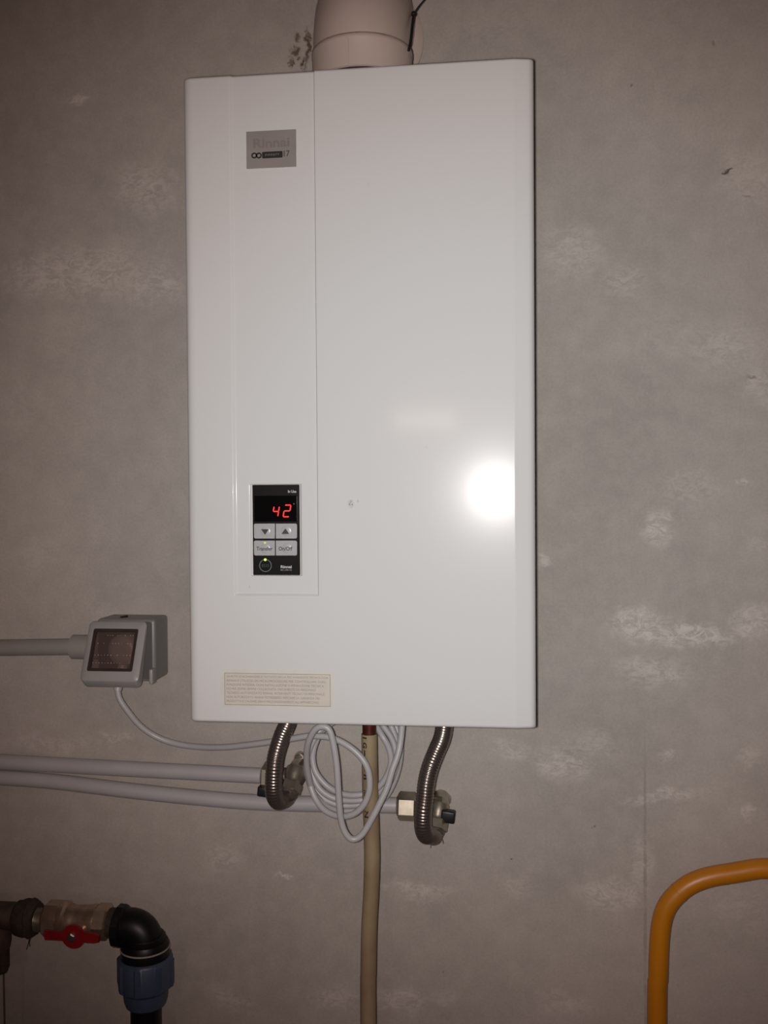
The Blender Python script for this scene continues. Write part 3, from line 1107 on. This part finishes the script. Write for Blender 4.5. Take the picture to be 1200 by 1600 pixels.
lid = Geo().grid([ring(wx0, wx1, ws0, ws1, -.006, .002), ring(wx0, wx1, ws0, ws1, 0, .002), ring(lxa + .0014, lxb - .0014, .0014, LH - .0014, 0, .005),
                  ring(lxa, lxb, 0, LH, -.0012, .0055), wedge(lxa, lxb, -.0005, LH + .0030, -.004, -.0135, .006),
                  wedge(lxa + .002, lxb - .002, .0015, LH + .0010, -.004, -.0135, .005), ring(wx0, wx1, ws0, ws1, -.006, .002)], True).build(
    'lid', M_BOXLID, box, box, smooth=40)
fw = .0032
Geo().grid([ring(wx0 - .0003, wx1 + .0003, ws0 - .0003, ws1 + .0003, -.003, .002), ring(wx0 - .0003, wx1 + .0003, ws0 - .0003, ws1 + .0003, .0004, .002),
            ring(wx0 + fw, wx1 - fw, ws0 + fw, ws1 - fw, .0004, .0015), ring(wx0 + fw, wx1 - fw, ws0 + fw, ws1 - fw, -.003, .0015)], True).build(
    'window_gasket', M_WINFRAME, lid, box, smooth=40)
pa, pb = ring(wx0 + fw, wx1 - fw, ws0 + fw, ws1 - fw, -.001, .0015), ring(wx0 + fw, wx1 - fw, ws0 + fw, ws1 - fw, -.0028, .0015)
Geo().prism(pa, pb[0] - pa[0]).build('window_pane', M_SMOKE, lid, box, smooth=0, label='smoked translucent window')
g = Geo()
for (sv, ua, ub, n) in ((.10, .30, .95, 11), (.32, .08, .92, 12), (.64, .06, .95, 12), (.85, .04, .96, 13)):
    for i in range(n):
        if random.random() < .18:
            continue
        x = wx0 + fw + (wx1 - wx0 - 2 * fw) * (ua + (ub - ua) * i / (n - 1))
        s = ws0 + fw + (ws1 - ws0 - 2 * fw) * sv
        r = random.uniform(.00035, .00065)
        pts6 = [lp_(x + r * math.cos(q * PI / 3), s + r * math.sin(q * PI / 3) * 1.2, -.0009) for q in range(6)]
        g.prism(pts6, nv * .0003)
o = g.build('embossed_dots', M_DOT, lid, box, smooth=0)
o['kind'] = 'stuff'
# hinge pin and the clips
p = U(194, 960, -.03)
Geo().sweep([Vector((p.x - .003, -.034, zt + .0003)), Vector((p.x + .0035, -.028, zt + .0012))], .0013, 8).build('hinge_pin', M_BLACKKNOB, box, box)
Geo().box((xr - .0045, -.058, zb_ - .001), (xr + .0005, -.044, zb_ + .017), .002, 3).build('side_clip', M_BOXLID, box, box)

# conduit
M_COND = mat('grey_conduit_plastic', (0.305, 0.285, 0.26, 1), 0.42, var=0.05, var_scale=20)
cy_ = -.028
ca, cb = U(0, 1012, cy_), U(118, 1010.5, cy_)
cd = thing('conduit_pipe', 'grey rigid conduit running left from the socket box', 'conduit', cb)
CR = 13 * S(60, 1011, cy_)
Geo().sweep([Vector((XL + .002, cy_, ca.z - (cb.z - ca.z) / (cb.x - ca.x) * (ca.x - XL))), ca, cb, Vector((xl + .0008, cy_, cb.z))], CR, 28).build('conduit_tube', M_COND, cd, cd)
k = S(118, 1010, cy_)
c0 = U(113, 1010.6, cy_)
Geo().lathe(c0, (1, 0, 0), [(0, 16 * k), (.001, 19 * k), (xl + .0005 - c0.x, 19 * k)], 28).build('coupling', M_COND, cd, cd)

# ------------------------------------------------------------------ power cable: plug in the box, then a hanging coil
pc = U(186, 1016, -.06)
cable = thing('power_cable', 'pale grey power cable coiled under the heater, plugged into the socket box', 'cable', pc)
pz = U(187, 1018, -.07)
g = Geo()
g.lathe((pz.x, -.0470, pz.z), (0, -1, 0), [(0, .0185), (.014, .0185), (.0175, .016), (.019, .011), (.0192, .004)], 36)
g.build('plug', M_PLUG, cable, cable, smooth=40)
s0 = Vector((pz.x - .001, -.056, pz.z - .014))
e0 = U(183.5, 1079, -.066)
Geo().sweep(spline([s0, s0.lerp(e0, .5), e0], .004), [.0062, .0062, .0060, .0058, .0056, .0056, .0052, .005, .005, .005, .005, .005, .005, .005, .005, .005][:len(spline([s0, s0.lerp(e0, .5), e0], .004))], 18).build(
    'strain_relief', M_PLUG, cable, cable)
CA = [(183.5, 1077, -.066), (187, 1092, -.066), (198, 1109, -.064), (219, 1134, -.058), (245, 1151.5, -.052), (275, 1162, -.05), (310, 1167, -.055), (350, 1167.5, -.066), (390, 1163.5, -.078),
      (430, 1158, -.089), (460, 1153.5, -.098), (484, 1150, -.104), (512, 1151.5, -.108), (531, 1158, -.110), (549, 1169, -.112), (563, 1182, -.113), (572.5, 1196, -.114), (577, 1212, -.114),
      (577.5, 1231, -.114), (574, 1246, -.113), (567, 1259, -.112), (555, 1270.5, -.110), (539, 1275.5, -.107), (522, 1273.5, -.102), (505, 1264, -.097), (492.5, 1247, -.092), (484, 1224, -.088),
      (479, 1202, -.086), (480, 1183, -.086), (485.5, 1166, -.086), (494, 1150, -.084), (508, 1134, -.079), (530, 1122, -.073), (560, 1120, -.068), (582, 1128, -.066),
      # second turn, behind the pipe
      (598, 1151, -0.0735), (607, 1167, -0.0735), (611, 1184, -0.0735), (609.5, 1199, -0.0735), (603, 1215, -0.0735), (593, 1228, -0.0735), (580, 1238, -0.0735), (565, 1241.5, -0.0755), (548, 1242.5, -0.0795), (532, 1239.5, -0.0835),
      (515, 1231, -0.0865), (502, 1219, -0.0865), (492, 1203, -0.0855), (488.5, 1183, -0.0835), (493, 1161, -0.0815), (506, 1139, -0.0775), (530, 1124, -0.0715), (562, 1116, -0.0655), (588, 1122, -0.0635),
      # third turn
      (603, 1140, -0.0630), (613, 1156, -0.0630), (618, 1174, -0.0640), (616, 1194, -0.0650), (608, 1214, -0.0650), (596, 1234, -0.0650), (581, 1246, -0.0650), (565, 1250, -0.0670), (548, 1251, -0.0710), (530, 1249.5, -0.0750), (511, 1242, -0.0770),
      (497, 1229, -0.0770), (488, 1209, -0.0750), (484.5, 1186, -0.0730), (488, 1163, -0.0700), (500, 1142, -0.0650), (530, 1118, -0.0570), (570, 1108, -0.0530), (600, 1118, -0.0530),
      # fourth turn
      (616, 1146, -0.0550), (621, 1172, -0.0560), (618, 1200, -0.0570), (604, 1232, -0.0570), (584, 1252, -0.0580), (564, 1257, -0.0600), (546, 1259, -0.0640), (528, 1257.5, -0.0670), (508, 1249, -0.0690), (493, 1233, -0.0690), (484, 1211, -0.0670),
      (480.5, 1186, -0.0650), (484, 1160, -0.0610), (500, 1135, -0.0550), (530, 1112, -0.0490), (570, 1102, -0.0450), (605, 1112, -0.0450),
      # fifth turn
      (622, 1145, -.0485), (626, 1175, -.0495), (620, 1210, -.050), (605, 1242, -.050), (585, 1260, -.0505), (564, 1266, -.052), (546, 1267, -.056), (526, 1266, -.062), (506, 1256, -.07), (489.5, 1238, -.082), (482, 1212, -.096),
      (479, 1188, -.108), (480.5, 1165, -.120), (487, 1148, -.127), (494, 1138.5, -.130), (504, 1135, -.131), (513.5, 1139, -.131), (519, 1153, -.131), (523.5, 1176, -.131), (526.5, 1200, -.131), (528, 1224, -.131), (530, 1256, -.130),
      (532.5, 1279, -.129), (538, 1298, -.128), (547, 1310, -.127), (557, 1310.5, -.126), (568, 1301, -.125), (580.5, 1280, -.124), (593, 1256, -.122), (605, 1230, -.119), (613, 1203, -.116), (621, 1181, -.113), (625.5, 1160, -.110), (628, 1136, -.108),
      (629, 1114, -.106), (629.3, 1106.5, -.105)]
CRAD = 0.0036
cpts = pxpath(CA, .0028)
Geo().sweep(cpts, CRAD, 14).build('cable', M_PLUG, cable, cable)
e = cpts[-1]
Geo().lathe((e.x, e.y, BZ0 - .006), (0, 0, 1), [(0, .006), (.002, .0075), (.0058, .0075)], 20).build('cable_gland', M_BLACKKNOB, cable, cable)

# ------------------------------------------------------------------ yellow gas pipe
M_YEL = mat('yellow_gas_paint', (0.55, 0.20, 0.005, 1), 0.4, var=0.12, var_scale=14)
YY = -.036
yp = [(1200, 1357, YY), (1170, 1360, YY), (1143, 1364.5, YY), (1115, 1369, YY), (1092, 1375.5, YY), (1072, 1385.5, YY), (1055, 1400, YY), (1043, 1415, YY), (1035.5, 1434, YY), (1031.5, 1459, YY), (1029.5, 1490, YY),
      (1028.5, 1530, YY), (1026.5, 1600, YY)]
P = [U(*q) for q in yp]
P = [Vector((XR - .002, YY, P[0].z + .02)), P[0] + Vector((.3, 0, .006)), P[0] + Vector((.1, 0, .0025))] + P + [Vector((P[-1].x - .001, YY, .45)), Vector((P[-1].x - .001, YY, 0))]
gp = thing('gas_pipe', 'yellow painted gas pipe bending from wall to floor at lower right', 'pipe', (P[-1].x, YY, 0))
YR = 15.4 * S(1040, 1450, YY)
Geo().sweep(spline(P, .008), YR, 32).build('bent_tube', M_YEL, gp, gp, smooth=60)
a = U(1061, 1393, YY)
sp = spline(P, .002)
i = min(range(len(sp)), key=lambda j: (sp[j] - a).length)
t = (sp[i + 1] - sp[i - 1]).normalized()
Geo().lathe(sp[i] - t * .0009, t, [(0, YR - .0004), (.0004, YR + .00045), (.0014, YR + .00045), (.0018, YR - .0004)], 32).build('weld_bead', M_YEL, gp, gp)

# ------------------------------------------------------------------ ball valve, fittings and compression elbow, lower left
M_IRON = mat('rusty_iron', (0.10, 0.072, 0.06, 1), 0.65, metal=0.3, var=0.4, var_scale=70, bump=.4, bump_scale=160)
M_HEMP = mat('hemp_and_paste', (0.045, 0.033, 0.024, 1), 0.85, var=0.4, var_scale=200, bump=1.0, bump_scale=300)
M_VBRASS = mat('valve_brass', (0.56, 0.43, 0.32, 1), 0.36, metal=0.8, var=0.3, var_scale=90, bump=.1)
M_RED = mat('red_handle_paint', (0.25, 0.008, 0.012, 1), 0.4, var=0.2, var_scale=60)
M_PPBLACK = mat('black_polypropylene', (0.006, 0.006, 0.0065, 1), 0.42, var=0.2, spec=0.3)
M_PPBLUE = mat('blue_polypropylene', (0.050, 0.075, 0.125, 1), 0.45, var=0.12, var_scale=30)
M_RINGPALE = mat('pale_ring', (0.36, 0.34, 0.30, 1), 0.45, var=0.1)

YV = -.055


def V(px, py=1437.0, y=YV):
    return U(px, py, y)


kv = S(110, 1440, YV)
axz = V(100).z


def X(px):
    return U(px, 1437, YV).x


def hl(g, pa, pb, prof, seg=36, dz=0.0, phase=0):
    """lathe between two pixel columns along x; prof: (fraction, radius in px)"""
    xa, xb = X(pa), X(pb)
    g.lathe((xa, YV, axz + dz * kv), (1, 0, 0), [(f * (xb - xa), r * kv) for f, r in prof], seg, phase, (0, 0, 1))
    return g


M_DRAIN = mat('dark_line', (0.12, 0.085, 0.09, 1), 0.6, var=0.2)
# iron pipe and tee from the left
it = thing('iron_pipe', 'rusty iron pipe with a dropping branch at the lower left edge', 'pipe', (X(-5), YV, axz))
g = Geo()
g.lathe((XL + .002, YV, axz + 2 * kv), (1, 0, 0), [(0, 21 * kv), (X(30) - XL - .002, 21 * kv)], 32)
g.build('pipe', M_IRON, it, it)
g = Geo()
g.lathe((X(-5), YV, axz + 4 * kv), (0, 0, -1), [(0, 20 * kv), (22 * kv, 20 * kv), (28 * kv, 22 * kv), (46 * kv, 21 * kv), (54 * kv, 19 * kv)], 28)
g.build('branch', M_IRON, it, it, smooth=35)
g = Geo()
hexnut(g, Vector((X(-5), YV, axz - 50 * kv)), (0, 0, -1), 38 * kv, 19 * kv, .2)
g.build('branch_nut', M_HEMP, it, it, smooth=25)
g = Geo()
g.sweep([Vector((X(4.0), YV, axz - 86 * kv)), Vector((X(4.0), YV + .002, axz - .3)), Vector((X(4), YV, .0))], .0010, 8)
g.build('drain_line', M_DRAIN, it, it, label='thin dark line hanging from the branch')

fit = thing('threaded_fitting', 'dark hemp-wrapped threaded fitting left of the ball valve', 'fitting', (X(43), YV, axz))
g = Geo()
rows = []
for i in range(17):
    f = i / 16
    base = 24 + 4.5 * math.sin(PI * min(1, f * 1.15)) + (3 if .68 < f < .9 else 0)
    xx = X(27) + (X(59) - X(27)) * f
    rows.append([Vector((xx, YV, axz)) + Vector((0, math.sin(2 * PI * j / 40), math.cos(2 * PI * j / 40))) * kv *
                 (base + 2.2 * mnoise.noise(Vector((f * 4, math.sin(2 * PI * j / 40) * 3, math.cos(2 * PI * j / 40) * 3)))) for j in range(40)])
g.grid(rows, True, True)
g.build('hemp_wrap', M_HEMP, fit, fit, smooth=60)
hl(Geo(), 57, 77, [(0, 20), (.2, 18), (1, 18)], 32, -2).build('nipple', M_BRASSD, fit, fit)
g = Geo()
sp = spline([V(46, 1464, YV - .004), V(44, 1475, YV - .003), V(41, 1484, YV - .001)], .002)
g.sweep(sp, .0004, 5)
g.sweep(spline([V(48, 1464, YV - .004), V(46, 1472, YV - .005), V(46.5, 1479, YV - .004)], .002), .0004, 5)
g.build('loose_strand', M_HEMP, fit, fit)

bv = thing('ball_valve', 'brass ball valve with a red butterfly handle at lower left', 'valve', (X(112), YV, axz))
hc = U(116, 1462, YV - .031)
hb = Vector((hc.x, YV, axz - 4 * kv))
hn = (hc - hb).normalized()
g = hl(Geo(), 106, 152, [(0, 23), (.1, 24.5), (.25, 22.5), (.5, 23.5), (.75, 24), (.9, 25.5), (1, 25.5)], 40)
g.lathe(hb, hn, [(0, 13 * kv), (16 * kv, 13 * kv), (18 * kv, 11 * kv), ((hc - hb).dot(hn) + .001, 9 * kv)], 28)
g.build('valve_body', M_VBRASS, bv, bv, smooth=35)
g = Geo()
hl(g, 72, 100, [(0, 24), (.12, 28.5), (.85, 28.5), (1, 24)], 8, 0, .39)
hl(g, 96, 108, [(0, 27), (.3, 28.5), (.7, 28.5), (1, 23)], 40)
g.build('union_nut', M_VBRASS, bv, bv, smooth=25)
g = hl(Geo(), 149, 172, [(0, 24), (.15, 27.5), (.9, 27.5), (1, 23)], 6, 0, .52)
g.build('end_hexagon', M_VBRASS, bv, bv, smooth=25)
# butterfly handle in front, turned slightly down
hu = Vector((1, 0, -.01)).normalized()
hv = hn.cross(hu).normalized()
if hv.z < 0:
    hv = -hv
poly = []
R_ = 18
pl = [(-44, -6), (-44, 5), (-30, 7)]
pl = [(-47, 1), (-45, -7.5), (-30, -7), (-18, -7)] + [(R_ * math.cos(a), R_ * math.sin(a)) for a in [math.radians(205 + 130 * i / 10) for i in range(11)]] + \
     [(20, -8), (32, -8), (40, -6), (41.5, 4), (34, 7), (20, 8)] + [(R_ * math.cos(a), R_ * math.sin(a)) for a in [math.radians(28 + 124 * i / 10) for i in range(11)]] + [(-20, 6), (-34, 7), (-46, 8)]
poly = [hc + hu * (a * kv) + hv * (b * kv) for a, b in pl]
hd = Geo().prism(poly, hn * .0035).build('handle', M_RED, bv, bv, smooth=30, label='red butterfly handle')
Geo().lathe(hc + hn * .003 - hu * 2 * kv, hn, [(0, 7 * kv), (.003, 7 * kv), (.004, 5 * kv)], 6).build('screw', M_SCREW, hd, bv, smooth=25)

el = thing('compression_elbow', 'black plastic compression elbow with a blue nut at lower left', 'elbow', (X(226), YV, axz - 130 * kv))
zE = lambda py: U(226, py, YV - .026).z
XE = U(227, 1500, YV).x
zax = U(200, 1446.5, YV).z
g = Geo()
g.lathe((X(168), YV, axz - 1 * kv), (1, 0, 0), [(0, 22 * kv), (X(186) - X(168), 22 * kv)], 32)
g.build('threaded_end', M_HEMP, el, el)
g = Geo()
g.lathe((X(181), YV, axz - 4.5 * kv), (1, 0, -.07), [(0, 29 * kv), (2 * kv, 32 * kv), (12 * kv, 32 * kv), (15 * kv, 29 * kv)], 12, .2, (0, 0, 1))
g.build('flange', M_PPBLACK, el, el, smooth=25)
RBE = 24 * kv
ep = [Vector((X(190), YV, zax))]
xc, zc_ = XE - RBE, zax - RBE
for i in range(13):
    a = .5 * PI * i / 12
    ep.append(Vector((xc + RBE * math.sin(a), YV, zc_ + RBE * math.cos(a))))
ep.append(Vector((XE, YV, zE(1490))))
ep = [p for i, p in enumerate(ep) if i == 0 or (p - ep[i - 1]).length > 1e-6]
Geo().sweep(spline(ep, .003), 27 * kv, 40).build('elbow_body', M_PPBLACK, el, el, smooth=60)


def vl(g, pa, pb, prof, seg=40, phase=0):
    za, zb2 = zE(pa), zE(pb)
    g.lathe((XE, YV, za), (0, 0, -1), [(f * (za - zb2), r * kv) for f, r in prof], seg, phase)
    return g


vl(Geo(), 1476, 1520, [(0, 29), (.06, 31), (.2, 31), (.22, 34), (.36, 37), (.75, 37), (.9, 35), (1, 33)]).build('collar', M_PPBLACK, el, el, smooth=35)
Geo().lathe((XE, YV, zE(1494.5)), (0, 0, -1), [(0, 36.6 * kv), (.6 * kv, 38 * kv), (2.2 * kv, 38 * kv), (2.8 * kv, 36.6 * kv)], 44).build('seal_ring', M_RINGPALE, el, el)
# blue nut with upright ribs
g = Geo()
rows = []
nseg = 96
z_a, z_b = zE(1510), zE(1586)
for f, r, rib in ((0, 38, 0), (.02, 40, 0), (.06, 41.5, 1), (.55, 41.5, 1), (.62, 40.5, .8), (.66, 37, .2), (.70, 34.5, 0), (.9, 33, 0), (1, 30.5, 0), (1.0, 24, 0)):
    row = []
    for j in range(nseg):
        a = 2 * PI * j / nseg
        rb = 2.6 if (j % 12) in (0, 1, 2) else 0.0
        rr_ = (r + rb * rib) * kv
        row.append(Vector((XE + rr_ * math.cos(a), YV + rr_ * math.sin(a), z_a + (z_b - z_a) * f)))
    rows.append(row)
g.grid(rows, True, True)
g.build('blue_nut', M_PPBLUE, el, el, smooth=30, label='blue ribbed compression nut')
o = Geo().lathe((XE, YV, 0), (0, 0, 1), [(0, 23.5 * kv), (zE(1560), 23.5 * kv)], 32).build('water_pipe', M_PPBLACK)
tag(o, 'black plastic water pipe rising from the floor into the blue nut', 'pipe')

bpy.context.view_layer.update()
